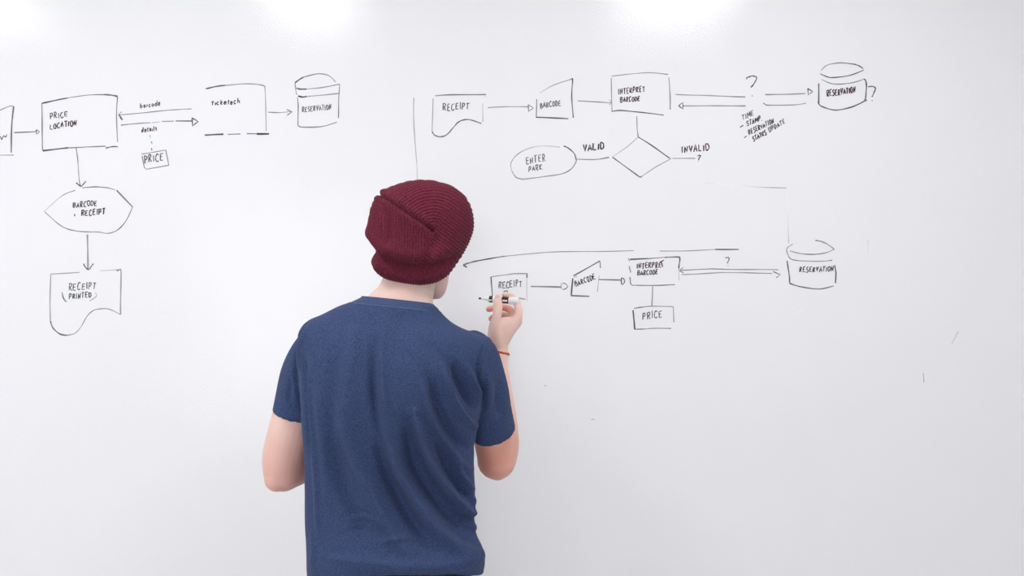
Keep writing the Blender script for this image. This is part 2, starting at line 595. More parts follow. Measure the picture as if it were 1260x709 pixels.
word(box, ('PRICE', (177, 201.4), (202, 197.6), 8.8, 'd', dict(w=1.3)))

# --- second box and database symbol
I = Ink().stroke([(253.2, 109.4), (264, 106.8), (277.7, 105)], 1.6, 'd').stroke([(277.7, 105), (300.4, 103.3), (318, 104), (326, 106.2)], 1.2, 'g').stroke([(326, 106.2), (327, 132.5), (327.6, 161.3)], 1.3, 'g', w1=.9)
I.line((252, 166.4), (275, 165.3), w=1.9, c='d').line((280.3, 165.5), (296, 165), w=1.2).line((303.6, 164.6), (316, 164.8), w=1.3).line((316, 164.8), (331.2, 164.8), w=2.0, c='v')
box = I.done('flowchart_box', board, 'open-sided drawn box reading Ticketech')
word(box, ('Ticketech', (259.6, 129.8), (296, 127.2), 5.2, 'k', dict(w=1.25)))
Ink().stroke([(330, 138.2), (342, 138.6), (358.6, 137.4)], 1.1, 'g').line((353, 134.8), (359.4, 137.7), (353.3, 141.8), w=1.2, c='g').done('arrow', board)
I = Ink().stroke([(363, 101.9), (368, 98.2), (374, 94.9)], 1.6, 'd').stroke([(374, 94.9), (391.4, 90.8), (405.4, 93.6), (413, 101)], 1.2, 'g').stroke([(364.8, 108.5), (368, 109.6), (377, 109.7)], 1.8, 'd').stroke([(377, 109.7), (395, 108), (418, 103.6)], 1.1, 'g')
I.stroke([(362.8, 101.9), (364, 110), (365, 116.7)], 1.2).stroke([(366, 120), (367, 132.5), (366.6, 154.3)], 1.2).stroke([(366.6, 118.3), (372, 119.4), (377, 118.8)], 1.8, 'v').line((377, 118.8), (400, 117), (417, 115), w=1.3)
I.stroke([(418, 103.6), (416.9, 123.7), (416.4, 145.6)], 1.1).stroke([(366.6, 154.3), (372, 156.4), (395, 156), (414.7, 150.3)], 1.3, 'g')
box = I.done('database_symbol', board, 'drawn cylinder reading RESERVATION at the end of the upper left chart')
word(box, ('RESERVATION', (371.6, 138.6), (408, 134.4), 6.2, 'd', dict(w=1.05)))

# --- upper right chart
Ink().stroke([(509.3, 120.2), (509, 150), (512.2, 192), (513, 204), (513.4, 222)], 1.0, 'f').done('divider_line', board)
I = Ink().stroke([(535.5, 118), (556, 116.7), (598, 116.4)], 1.4, 'g').line((532.9, 121), (531.8, 162.2), w=1.1)
I.stroke([(531.8, 162.2), (535, 166.6), (542, 168.3), (549.8, 166), (557.7, 157), (564.7, 150), (573.5, 147), (582.2, 148.6), (592.3, 152)], 1.3, 'd').line((594, 127.2), (594, 150), w=1.0, c='f').dot(597, 119.4, .6, 'g')
box = I.done('flowchart_box', board, 'drawn document symbol reading RECEIPT at the start of the upper right chart')
word(box, ('RECEIPT', (544.4, 136.8), (578, 133.6), 8.6, 'd'))
Ink().stroke([(600.2, 132.6), (626, 131.2), (650, 131.6)], 1.2, 'g').line((650, 129), (656.2, 133), (650.4, 137.2), (650, 129), w=1.1, c='g').done('arrow', board)
I = Ink().stroke([(664.4, 114.4), (681.9, 104.5), (703, 97.5)], 1.1, 'f').stroke([(703, 97.5), (704.6, 99), (703.4, 120), (705.5, 145)], 1.4, 'd').line((659.2, 144.4), (699.4, 146), w=1.5, c='d').line((660.4, 122), (660, 144.4), w=1.1)
box = I.done('flowchart_box', board, 'drawn sloping-top box reading BARCODE beside the INTERPRET box above')
word(box, ('BARCODE', (664.4, 133.4), (690.5, 130), 6.6, 'd'))
Ink().line((710.8, 124.2), (752, 126.6), w=1.0, c='g').line((750.2, 123), (752.5, 126.3), (749.6, 129.2), w=1.1, c='g').done('arrow', board)
I = Ink().stroke([(752.5, 94), (773.5, 91.3), (798, 89.6), (822, 91.5)], 1.1, 'g').line((752, 96), (753, 136.5), w=1.0).stroke([(752.5, 137.3), (764.7, 136), (787.4, 138.2), (816.6, 141.7)], 1.3, 'd').stroke([(823, 95.4), (824.5, 120.7), (824.7, 134.7)], 1.3, 'g')
box = I.done('flowchart_box', board, 'drawn box reading INTERPRET BARCODE above the diamond')
word(box, ('INTERPRET', (760.5, 116.6), (794, 112.4), 6.6, 'v', dict(w=1.25)), ('BARCODE', (762.8, 126), (788, 124.2), 5.8, 'v', dict(w=1.25)))
Ink().stroke([(783.4, 143), (784, 157.4), (785.2, 168.3)], 1.3, 'g').done('connector_line', board)
I = Ink().stroke([(785, 168.5), (804, 180.5), (824, 194.8)], 1.4, 'd').line((826, 195), (806, 206), (790, 217), w=1.1).stroke([(790, 217), (788, 218), (785, 216.6)], 1.4, 'd').line((785, 216.6), (753.6, 193.3), w=1.3, c='d').line((753.6, 193.3), (772, 180.4), (785, 169), w=1.0, c='f')
I.done('decision_diamond', board)
Ink().line((827.6, 195), (855.5, 195), w=1.1, c='f').done('connector_line', board)
Ink().text('INVALID', (838.4, 188.2), (873.5, 185.4), 8.2, w=1.5, c='v', slant=.05).done('lettering', board)
Ink().text('?', (856.5, 199.3), (863, 199.3), 9, w=1.5, c='d').done('question_mark', board)
Ink().text('VALID', (717, 186.4), (744, 183.6), 7.8, w=1.6, c='k').done('lettering', board)
Ink().stroke([(708.4, 196), (733, 196.2), (749.5, 193.8)], 1.2, 'g').done('connector_line', board)
I = Ink().stroke([(689, 181), (670, 179.8), (652.5, 182), (637.6, 189.5), (628.9, 200), (629.7, 210.4)], 1.1, 'f').stroke([(629.7, 210.4), (635, 218.3), (643.7, 220.6)], 1.4, 'g').stroke([(643.7, 220.6), (670, 217.4), (691, 214), (703.2, 207.8), (709.3, 198.2)], 1.2, 'g').stroke([(709.3, 198.2), (706.7, 189.5), (699.7, 182.5), (693.6, 179.8)], 1.4, 'd')
box = I.done('flowchart_box', board, 'drawn oval reading ENTER PARK')
word(box, ('ENTER', (647, 202.4), (672, 197.6), 8.2, 'd'), ('PARK.', (650, 211.6), (669.5, 208.6), 6.6, 'd'))
Ink().line((831.2, 116.3), (917, 119.4), w=1.2, c='g').done('connector_line', board)
Ink().line((840.4, 130.3), (917.4, 130.3), w=1.2, c='g').line((835, 130.3), (840, 126), (840.3, 134), (835, 130.3), w=1.2, c='d').done('arrow', board)
Ink().stroke([(918, 97.6), (919.5, 95.6), (922, 94.5), (926, 93.6), (929.6, 94.2), (930.9, 96.8), (928.6, 101.5), (925, 106.6), (923.6, 107.6)], 1.5, 'd').dot(925.4, 118, .8, 'd').done('question_mark', board, 'tall drawn question mark between the twin arrows')
Ink().line((941.6, 116.4), (970, 116.2), (991, 115.2), w=1.4, c='g').line((994, 109), (1000, 112.8), (994.5, 117), (994, 109), w=1.2, c='d').done('arrow', board)
Ink().stroke([(939, 126.5), (942, 128.6), (946.5, 129.6), (978, 129), (991.4, 127.3)], 1.2, 'g').done('connector_line', board)
Ink().line((910.3, 157), (914.5, 154.2), w=1.3, c='d').done('bullet_dash', board)
Ink().line((915.5, 170), (918.6, 167.3), w=1.3, c='d').done('bullet_dash', board)
word(board, ('TIME', (913.2, 148.6), (928.5, 141.4), 5.8, 'd', dict(w=1.0, slant=.3)), ('STAMP.', (918.4, 155.2), (938, 148.2), 5.8, 'k', dict(w=1.2, slant=.3)),
     ('RESERVATION', (921.4, 166.6), (952.5, 151), 5.6, 'v', dict(w=1.15, slant=.3)), ('STATUS', (926.4, 174.2), (943.4, 165), 5.8, 'v', dict(w=1.35, slant=.3)), ('UPDATE', (946, 163), (966.5, 151.2), 5.6, 'd', dict(w=1.2, slant=.3)))
I = Ink().stroke([(1010.3, 87), (1018, 80), (1034, 77.5), (1051.4, 79)], 1.2, 'g').stroke([(1051.4, 79), (1057, 81.2), (1062, 84.4)], 1.5, 'd').stroke([(1009.4, 91), (1016, 94), (1025, 95.5), (1044.4, 93.2), (1062.8, 86.2)], 1.4, 'd', w1=1.1)
I.stroke([(1011.2, 98), (1020, 102), (1032, 103.7), (1048, 102), (1062.8, 97.6)], 1.1, 'g').line((1007.3, 102.8), (1007.3, 126.5), w=1.5, c='d').stroke([(1062.8, 97.6), (1065, 99), (1066, 107), (1065, 121), (1063.4, 122.6)], 1.5, 'd')
I.stroke([(1006.3, 124.7), (1009.4, 130), (1018, 133.6), (1030.4, 135.5), (1048, 131.7), (1066.6, 123)], 1.4, 'd')
box = I.done('database_symbol', board, 'drawn cylinder reading RESERVATION in the upper right chart')
word(box, ('RESERVATION', (1017, 118.8), (1053, 114.2), 6.8, 'v', dict(w=1.35)))
Ink().stroke([(1068, 107), (1074, 106.3), (1077, 109), (1075.5, 114), (1072.6, 119.5)], 1.4, 'd').dot(1073, 123.8, .9, 'd').done('question_mark', board, 'drawn question mark right of the upper cylinder')

# --- lower right chart
I = Ink().stroke([(570, 326.2), (577, 323.6), (586, 321.5), (603, 318.2), (621, 315.4)], 1.7, 'd', w1=1.2).stroke([(621, 315.4), (658, 311.9), (682.4, 310), (735, 309.6), (780, 308.4)], 1.0, 'g', w1=.8).stroke([(811.7, 308.9), (845, 308.9), (880, 307)], 1.0, 'f', w1=1.2).line((880, 307), (909, 307), w=1.5, c='d')
I.line((570, 326.2), (574.6, 328.8), w=1.5, c='d')
I.done('arrow', board, 'long curved drawn arrow pointing left to the beanie')
I = Ink().line((604.2, 340.7), (606, 367), w=1.3, c='d').line((604.2, 340.7), (633.5, 336.9), (648.8, 336.7), w=1.2, c='g').line((648.6, 336.7), (648.3, 342), w=1.3, c='d').line((648.3, 342), (648.3, 370.4), w=1.0, c='f').line((638.7, 367), (646.2, 368.3), w=1.3, c='g').line((606, 367), (612, 367), w=1.0, c='f')
box = I.done('flowchart_box', board, 'drawn box reading RECEIPT behind the raised marker pen')
word(box, ('RECEIPT', (613.4, 355.4), (643, 352), 7.4, 'd'))
Ink().stroke([(619.6, 359), (622.5, 358), (624.6, 358.6), (623.2, 361), (622, 363), (621.5, 365)], 1.1, 'd').done('question_mark', box)
Ink().line((653.2, 352.6), (690.3, 353.3), w=1.6, c='g').line((690.5, 348.6), (690.5, 355.8), w=1.1, c='g').stroke([(692, 348.4), (696.6, 349.8), (698.2, 352.8), (696, 355.4), (692.2, 356.4)], 1.3, 'g').done('arrow', board)
I = Ink().line((705.5, 339.5), (738.2, 321.3), w=1.4, c='d').line((738.2, 321.3), (738.8, 330), w=1.2).line((737.2, 339), (735, 359), w=1.0, c='f').line((702.5, 363.8), (725.3, 364.7), w=1.5, c='d').line((704.8, 342.5), (702.9, 363.8), w=1.7, c='d').line((706, 341.4), (710, 340.2), w=1.0, c='g')
box = I.done('flowchart_box', board, 'drawn sloping-top box reading BARCODE in the lower chart')
word(box, ('BARCODE', (708, 353), (733.6, 343.2), 6.4, 'k'))
Ink().line((736.6, 344.2), (764.6, 344.7), w=1.4, c='d').stroke([(764.6, 342), (767, 343), (768.6, 345.6), (767.4, 348.6), (765, 350.3), (764.6, 346), (764.6, 342)], 1.2, 'd').done('arrow', board)
I = Ink().line((773.2, 318), (774.5, 321.5), w=1.4).line((774, 327.6), (775.9, 335.5), w=1.3).stroke([(775.2, 340.7), (775.6, 346), (776.2, 349.8), (779, 351.1), (786, 351.3), (810, 351.3), (830.4, 350.4)], 1.3, 'g')
I.line((775, 319.2), (798, 318.2), w=1.6, c='d').line((798, 318.2), (818, 316.8), w=1.1).stroke([(818, 316.8), (834.6, 316.4), (836.4, 318), (835.6, 326), (835.2, 331)], 1.5, 'd').line((835.2, 331), (835.6, 345), w=.8, c='f')
box = I.done('flowchart_box', board, 'drawn box reading INTERPRET BARCODE above the lowest PRICE box')
word(box, ('INTERPRE', (783, 331), (814, 329), 6.4, 'v', dict(w=1.2)), ('BARCODE', (783.8, 339), (810, 337.6), 5.6, 'v', dict(w=1.2)), ('T', (812, 329.2), (819.5, 326.5), 7.0, 'v', dict(w=1.3)))
Ink().line((803, 352.6), (802.6, 366), (802, 377.4), w=1.6, c='g').done('connector_line', board)
I = Ink().stroke([(780.2, 379.7), (790, 378), (801.2, 377), (828.3, 377.4)], 1.2, 'g').line((828.3, 377.4), (829.2, 396.7), w=1.3).stroke([(781, 405.4), (792, 404.9), (804.7, 404.2), (825.7, 404.2)], 1.3, 'g').line((778.8, 381.8), (781, 405.4), w=1.8, c='d')
box = I.done('flowchart_box', board, 'lowest drawn box, reading PRICE')
word(box, ('PRICE', (790, 393.4), (815.5, 390.6), 8.8, 'd', dict(w=1.2)))
I = Ink().line((837, 332.7), (876.4, 331), (896, 331.6), (957.7, 332), w=1.1, c='g').line((841, 329.3), (835.3, 332.8), (841, 335.8), w=1.1, c='g')
I.done('arrow', board)
I = Ink().stroke([(838.8, 337.8), (843, 338), (862.4, 336.9), (890.4, 335.5)], 1.2, 'g').line((890.4, 335.6), (915, 335.8), (950, 336.5), w=1.0, c='g').line((951.3, 334.2), (960, 338), (955, 342), w=1.2, c='d')
I.done('arrow', board)
Ink().stroke([(892.6, 318), (894.5, 316.8), (896.6, 317.4), (897.1, 319.7), (895.4, 322.6), (895.4, 324.4)], 1.2, 'd').dot(895.8, 327, .6, 'd').done('question_mark', board, 'small drawn question mark over the double arrow')
I = Ink().stroke([(975.3, 300.6), (969.2, 304.5), (968, 308.9), (970, 315), (974.4, 319.3), (985, 321), (1013, 321.6), (1024, 320.2)], 1.1, 'g').stroke([(971.8, 308.9), (985, 312), (1000.7, 313.2), (1016.4, 311), (1026.6, 306.8)], 1.1, 'g')
I.stroke([(1003, 296), (1008.5, 296.6), (1018, 300.6), (1026.6, 306.8)], 1.1, 'g', w1=1.5).stroke([(968.3, 321), (971, 337.7), (971.5, 348.6)], 1.4, 'd').stroke([(971.5, 348.6), (985, 353), (1007.7, 355.7), (1026, 352)], 1.5, 'd', w1=1.0).line((1026.9, 326.3), (1028.7, 336), (1028, 348.6), w=1.4, c='d')
box = I.done('database_symbol', board, 'drawn cylinder reading RESERVATION in the lower chart')
word(box, ('RESERVATION', (983, 334.8), (1026, 334.2), 6.2, 'k', dict(w=1.15)))

# --- erased traces and scratches
Ink().line((868, 225.4), (905, 228), (930, 230), (967.6, 231.6), w=1.2, c='e').line((967.6, 231.6), (969.4, 260), (970.4, 299), w=1.2, c='e').done('erased_line', board, 'pale ghost of a wiped-off line above the lower cylinder')
for a, b in (((1068.3, 295), (1068.6, 313)), ((1171, 423), (1179.5, 408)), ((1136, 459), (1136.8, 471)), ((727.5, 516.4), (732, 516.4)), ((669.6, 474.6), (672.4, 474.8)), ((973, 385), (989, 383)), ((1086, 359), (1089, 360)), ((1080, 213), (1084, 212)), ((55, 219), (63, 218)), ((643, 226.6), (645, 227)), ((382, 0), (382.6, 24))):
    Ink().line(a, b, w=1.1, c='e').done('scratch_mark', board)

# ================================================================== the man
m_skin = mat('skin', (0.78, 0.47, 0.37), 0.5, Subsurface_Weight=0.35, Subsurface_Scale=0.012)
m_skin.node_tree.nodes['Principled BSDF'].inputs['Subsurface Radius'].default_value = (1.0, 0.35, 0.2)
m_skin.node_tree.nodes['Principled BSDF'].inputs['Specular IOR Level'].default_value = 0.35
_, ramp_, _ = noise_color(m_skin, (0.80, 0.55, 0.48), (0.88, 0.67, 0.61), 14, 4, .3, .7)
N_, L_, b_ = nodes(m_skin)
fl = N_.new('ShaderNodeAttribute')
fl.attribute_name = 'flush_shade'
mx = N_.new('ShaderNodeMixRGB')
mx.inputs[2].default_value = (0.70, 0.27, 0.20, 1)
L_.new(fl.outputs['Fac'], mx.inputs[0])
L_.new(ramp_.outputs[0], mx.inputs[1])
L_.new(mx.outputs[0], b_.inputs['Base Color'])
bump(m_skin, 420, 0.12, 0.0006)
m_shirt = mat('blue_jersey', (0.05, 0.09, 0.22), 0.95, Sheen_Weight=0.05, Sheen_Roughness=0.5)
m_shirt.node_tree.nodes['Principled BSDF'].inputs['Specular IOR Level'].default_value = 0.12
noise_color(m_shirt, (0.026, 0.042, 0.108), (0.060, 0.088, 0.192), 420, 5, .32, .68)
bump(m_shirt, 900, 0.5, 0.0008)
m_beanie = mat('burgundy_knit', (0.12, 0.02, 0.04), 1.0, Sheen_Weight=0.04, Sheen_Roughness=0.5)
m_beanie.node_tree.nodes['Principled BSDF'].inputs['Specular IOR Level'].default_value = 0.1
noise_color(m_beanie, (0.075, 0.010, 0.022), (0.19, 0.030, 0.058), 330, 5, .3, .72)
bump(m_beanie, 700, 0.6, 0.001)
m_jeans = mat('dark_denim', (0.018, 0.02, 0.028), 0.9)
noise_color(m_jeans, (0.010, 0.011, 0.016), (0.028, 0.03, 0.042), 500, 4)
m_shoe = mat('dark_canvas', (0.03, 0.03, 0.033), 0.8)
m_sole = mat('white_rubber', (0.75, 0.75, 0.73), 0.6)
m_hair = mat('brown_hair', (0.05, 0.028, 0.016), 0.6)

MX, MY = -0.26, 1.86
man = empty('person', (MX, MY, 0), 'man seen from behind in burgundy beanie and blue t-shirt, right hand raised', 'person')

# torso sections: height line h, left and right contour, roll, back depth, front depth, pitch
SEC = [
    (371, 447, 532, .11, .058, .058, .34),
    (374, 442, 536, .11, .063, .062, .34),
    (379, 433, 540, .11, .070, .068, .32),
    (384, 423, 546, .11, .076, .072, .29),
    (391, 410, 558, .11, .083, .076, .25),
    (399, 396, 579, .105, .091, .083, .20),
    (406, 384, 599, .10, .099, .090, .15),
    (413, 377, 606, .095, .106, .096, .10),
    (425, 372, 607, .09, .114, .104, .06),
    (450, 373, 600, .08, .128, .113, .03),
    (485, 374, 592, .065, .130, .118, 0),
    (520, 376, 586, .045, .118, .118, 0),
    (560, 379, 583, .03, .098, .116, 0),
    (600, 380.5, 583.5, .02, .088, .114, 0),
    (640, 381, 583, .01, .090, .114, 0),
    (662, 382, 586, .0, .098, .114, 0),
    (680, 382.5, 594, .0, .110, .114, 0),
    (694, 382.5, 596, .0, .110, .114, 0),
    (702, 383, 594.5, .0, .108, .114, 0),
]
YAW = math.radians(7)


def section(sec, shrink=0.0, n=96, dz=0.0, Y=1.85, e=2.35):
    h, L, R, roll, hb, hf, pitch = sec
    cx = (L + R) / 2
    cy = h + roll * (cx - 490)
    c = at(cx, cy, Y)
    c[2] += dz
    hw = (R - L) / 2 / F * Y - shrink
    U = np.array([math.cos(YAW) * math.cos(roll), math.sin(YAW), -math.sin(roll)])
    VF = np.array([-math.sin(YAW) * math.cos(pitch), math.cos(YAW) * math.cos(pitch), -math.sin(pitch)])
    pb = pitch * .1
    VBk = np.array([-math.sin(YAW) * math.cos(pb), math.cos(YAW) * math.cos(pb), -math.sin(pb)])
    out = []
    for j in range(n):
        a = 2 * PI * j / n
        ca, sa = math.cos(a), math.sin(a)
        x = math.copysign(abs(ca) ** (2 / e), ca) * hw
        d = (hb if sa < 0 else hf) - shrink
        y = math.copysign(abs(sa) ** (2 / e), sa) * d
        out.append(c + U * x + (VBk if sa < 0 else VF) * y)
    return out


def dense(secs, sub):
    A, _ = spline([np.array(s, float) for s in secs], [0.0] * len(secs), sub)
    return [tuple(a) for a in A]


# ---- body : one continuous skin
B = MB()
bs = dense([SEC[i] for i in (2, 4, 6, 8, 9, 10, 11, 12, 13, 14, 15)], 3)
rings = [section(s[:4] + (s[4] - .016, s[5], s[6]), .016) for s in bs]
base = np.array(rings[-1])
cen = base.mean(axis=0)
for dz, k in ((-.05, .98), (-.10, .95), (-.14, .9), (-.17, .75)):
    rings.append([cen + (p - cen) * np.array([k, k, 1]) + np.array([0, 0, dz]) for p in base])
B.rings(rings)
# neck
NK = [(489, 386, 46, .054), (490, 377, 44, .053), (491, 369, 41.5, .051), (495, 361, 39, .049), (500, 354, 35, .048), (503, 345, 33, .048), (506, 332, 32, .048), (508, 318, 31, .048)]
R = []
for i, (cx, cy, hw, hd) in enumerate(NK):
    c = at(cx, cy, 1.842 + .003 * i)
    r = hw / F * 1.85
    R.append([c + np.array([r * math.cos(2 * PI * j / 48), hd * math.sin(2 * PI * j / 48), -.010 * math.sin(2 * PI * j / 48) * (1 - i / 6)]) for j in range(48)])
B.rings(R)
# trapezius slopes to the shoulders
B.tube([at(470, 386, 1.85), at(430, 408, 1.855), at(402, 424, 1.855)], [.024, .024, .030])
B.tube([at(515, 392, 1.85), at(552, 418, 1.86), at(580, 432, 1.87)], [.024, .024, .030])
# head
TH = math.radians(31)
HC = at(511, 302, 1.875)
HR = np.array([math.cos(TH), -math.sin(TH), 0.02])      # the head's right
HF = np.array([math.sin(TH), math.cos(TH), 0.05])       # face direction
HU = np.array([0.03, -0.05, 1.0])


def hp(u, v, z):
    return HC + HR * u + HF * v + HU * z


HS = [(-.118, .016, .082, .045), (-.108, .030, .090, .022), (-.088, .043, .091, -.008), (-.062, .054, .090, -.040), (-.035, .062, .089, -.068), (-.005, .067, .085, -.084),
      (.025, .071, .090, -.092), (.055, .072, .088, -.093), (.082, .064, .074, -.082), (.100, .046, .050, -.058), (.108, .020, .02, -.03)]
sp, _ = spline([np.array(s) for s in HS], [0.0] * len(HS), 4)
R = []
for z, hw, vf, vb in sp:
    cc, hd = (vf + vb) / 2, (vf - vb) / 2
    R.append([hp(hw * math.copysign(abs(math.cos(a)) ** .92, math.cos(a)), cc + hd * math.copysign(abs(math.sin(a)) ** .92, math.sin(a)), z) for a in [2 * PI * j / 64 for j in range(64)]])
B.rings(R)
B.tube([hp(0, .088, .008), hp(0, .100, -.012), hp(0, .108, -.032)], [.007, .010, .012])           # nose
for s in (-1, 1):
    B.ellipsoid(hp(s * .010, .098, -.036), (.008, .009, .007))
    B.tube([hp(s * .010, .087, .020), hp(s * .030, .085, .024), hp(s * .048, .070, .020)], [.007, .008, .006])  # brow
    B.ellipsoid(hp(s * .040, .066, -.030), (.020, .020, .020))                                     # cheek
    B.tube([hp(s * .069, -.006, .010), hp(s * .078, -.020, .016), hp(s * .080, -.026, -.004), hp(s * .074, -.012, -.030)], [.006, .007, .007, .006])   # ear rim
    B.ellipsoid(hp(s * .070, -.012, -.006), (.010, .012, .020))
B.tube([hp(-.022, .087, -.068), hp(0, .096, -.065), hp(.022, .087, -.068)], [.004, .006, .004])    # lips
B.tube([hp(-.020, .086, -.076), hp(0, .094, -.078), hp(.020, .086, -.076)], [.004, .0065, .004])
B.ellipsoid(hp(0, .084, -.100), (.018, .014, .013))
# left arm: hangs, elbow bent, forearm forward across the belly
le = at(349, 580, 1.885)
lw = np.array([-.385, 2.115, 1.150])
B.tube([at(398, 436, 1.858), at(378, 462, 1.865), at(364, 507, 1.87), at(355, 540, 1.875), at(350, 562, 1.88), le], [.038, .046, .0465, .0465, .046, .043], sub=6)
B.tube([le, le + (lw - le) * .22, le + (lw - le) * .5, le + (lw - le) * .8, lw], [.042, .0455, .041, .030, .026], sub=6)
B.ellipsoid(at(341, 590, 1.872), (.026, .028, .026))
# left hand, loosely curled, palm towards the body
ld = (lw - le) / np.linalg.norm(lw - le)
lx = np.array([0.90, -0.43, 0.0])            # towards his right (palm side)
lz = np.array([0, 0, 1.0])
for i, (hz, ln) in enumerate(((.030, .046), (.011, .050), (-.009, .046), (-.028, .038))):
    m0 = lw + ld * (.078 - abs(i - 1) * .004) + lz * hz
    B.tube([lw + ld * .005 + lz * hz * .55, m0], [.016, .0125])
    a1 = m0 + (ld * .80 + lx * .6) * ln * .92
    a2 = a1 + (ld * .1 + lx * 1.0) * ln * .55
    a3 = a2 + (-ld * .5 + lx * .75) * ln * .42
    B.tube([m0, a1, a2, a3], [.0105, .0092, .0085, .0075], seg=16, sub=4)
B.tube([lw + ld * .01 + lz * .02, lw + ld * .045 + lx * .02 + lz * .045, lw + ld * .075 + lx * .035 + lz * .052, lw + ld * .098 + lx * .045 + lz * .048], [.017, .013, .011, .009], seg=16)
B.ellipsoid(lw + ld * .045 + lx * .006, (.022, .030, .036))
# right arm: raised
re = at(611, 566, 1.97)
rw = at(614.5, 433, 2.10)
B.tube([at(582, 446, 1.875), at(593, 472, 1.887), at(601, 505, 1.915), at(606, 535, 1.945), re], [.034, .040, .042, .043, .042], sub=6)
B.tube([re, at(614, 545, 1.985), at(614, 512, 2.015), at(612.5, 475, 2.055), at(613.5, 447, 2.085), rw], [.044, .045, .040, .031, .0235, .0215], sub=6)
B.ellipsoid(at(612, 578, 1.972), (.024, .026, .024))
# right hand, thumb side towards the camera, pinching the pen
B.tube([rw, at(613, 421, 2.103), at(616, 410, 2.108)], [.0215, .023, .022])
B.tube([at(610, 424, 2.09), at(608.5, 408, 2.080), at(609.5, 397, 2.076)], [.017, .0155, .0128])
B.tube([at(616, 424, 2.10), at(627, 406, 2.108), at(637.3, 391, 2.116)], [.017, .0145, .0118])
B.tube([at(616, 424, 2.12), at(627, 408, 2.132), at(637, 396, 2.141)], [.016, .0135, .0118])
B.tube([at(613, 425, 2.13), at(623, 412, 2.15), at(632, 402, 2.163)], [.015, .0125, .0112])
B.tube([at(610, 426, 2.135), at(617, 417, 2.16), at(625, 410, 2.182)], [.014, .012, .0105])
B.tube([at(610, 412, 2.10), at(618, 400, 2.105), at(628, 396, 2.115)], [.020, .017, .013])
B.tube([at(616, 408, 2.13), at(624, 402, 2.14)], [.017, .014])
# thumb
B.tube([at(609.5, 397, 2.076), at(612, 387, 2.074), at(612.3, 379, 2.078), at(612.6, 371, 2.081), at(613, 365.4, 2.083)], [.0118, .0108, .0112, .0100, .0082], seg=20)
# index
B.tube([at(637.3, 391, 2.116), at(638.2, 381, 2.130), at(634.8, 371.5, 2.141), at(628, 364.5, 2.132), at(621, 363.0, 2.1165)], [.0112, .0098, .0092, .0082, .0072], seg=20)
# middle, ring, little: curled back to the left
B.tube([at(636.5, 396, 2.141), at(632, 386, 2.162), at(624, 379.5, 2.171), at(612, 378, 2.162), at(601.5, 380.5, 2.146)], [.0112, .0098, .0095, .0085, .0078], seg=20)
B.tube([at(632, 402, 2.163), at(626, 391, 2.188), at(617, 387.5, 2.192), at(609, 389.5, 2.178), at(604, 392.5, 2.162)], [.0105, .0092, .0088, .0080, .0068], seg=20)
B.tube([at(625, 410, 2.182), at(619, 400, 2.205), at(611, 399, 2.202), at(607, 402, 2.188)], [.0095, .0082, .0078, .0066], seg=20)
# legs
HIPZ = .90
for s in (-1, 1):
    hx = MX + s * .088
    fx = MX + s * .105
    B.tube([(hx, 1.86, .84), (hx + s * .006, 1.865, .70), (fx, 1.868, .48), (fx, 1.862, .34), (fx, 1.85, .12), (fx, 1.85, .07)], [.074, .072, .056, .056, .038, .037], sub=5)
    B.tube([(fx, 1.835, .05), (fx + s * .006, 1.90, .045), (fx + s * .012, 1.99, .038), (fx + s * .014, 2.045, .034)], [.036, .036, .032, .022], flat=((0, 0, 1), .8))
body_me = remeshed(B, .0026, 5, 'body')
Vb, Nb = get_vn(body_me)
FL = np.zeros(len(Vb))  # natural redness plus warm arm and finger shade put into the skin colour
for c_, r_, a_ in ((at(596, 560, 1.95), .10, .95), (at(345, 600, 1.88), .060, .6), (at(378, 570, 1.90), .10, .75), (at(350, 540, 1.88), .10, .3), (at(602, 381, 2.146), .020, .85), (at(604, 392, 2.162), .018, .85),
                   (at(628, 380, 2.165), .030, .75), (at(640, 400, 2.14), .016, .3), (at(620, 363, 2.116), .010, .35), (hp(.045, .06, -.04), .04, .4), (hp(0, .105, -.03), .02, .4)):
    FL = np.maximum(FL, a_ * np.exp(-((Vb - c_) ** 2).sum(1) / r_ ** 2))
fa = body_me.attributes.new('flush_shade', 'FLOAT', 'POINT')
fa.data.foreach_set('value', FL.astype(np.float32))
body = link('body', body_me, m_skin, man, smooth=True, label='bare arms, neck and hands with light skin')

# eyes and brows
m_eye = mat('eye_white', (0.8, 0.8, 0.78), 0.2)
m_iris = mat('eye_iris', (0.05, 0.07, 0.09), 0.2)
for s in (-1, 1):
    e = link('eye', MB().ellipsoid(hp(s * .031, .0765, .002), (.0115, .0115, .0115)).mesh('eye'), m_eye, man, smooth=True)
    link('iris', MB().ellipsoid(hp(s * .031, .0850, .002), (.0052, .0045, .0052)).mesh('iris'), m_iris, e, smooth=True)
    link('eyebrow', MB().tube([hp(s * .014, .0935, .021), hp(s * .030, .0925, .027), hp(s * .048, .076, .021)], [.0028, .003, .002], seg=10).mesh('eyebrow'), m_hair, man, smooth=True)
# thumbnail
m_nail = mat('nail', (0.82, 0.56, 0.49), 0.3)
link('thumbnail', MB().ellipsoid(at(612.4, 365.6, 2.0758), (.0052, .0018, .0068)).mesh('thumbnail'), m_nail, man, smooth=True)
# short hair under the beanie at the nape
hb = MB()

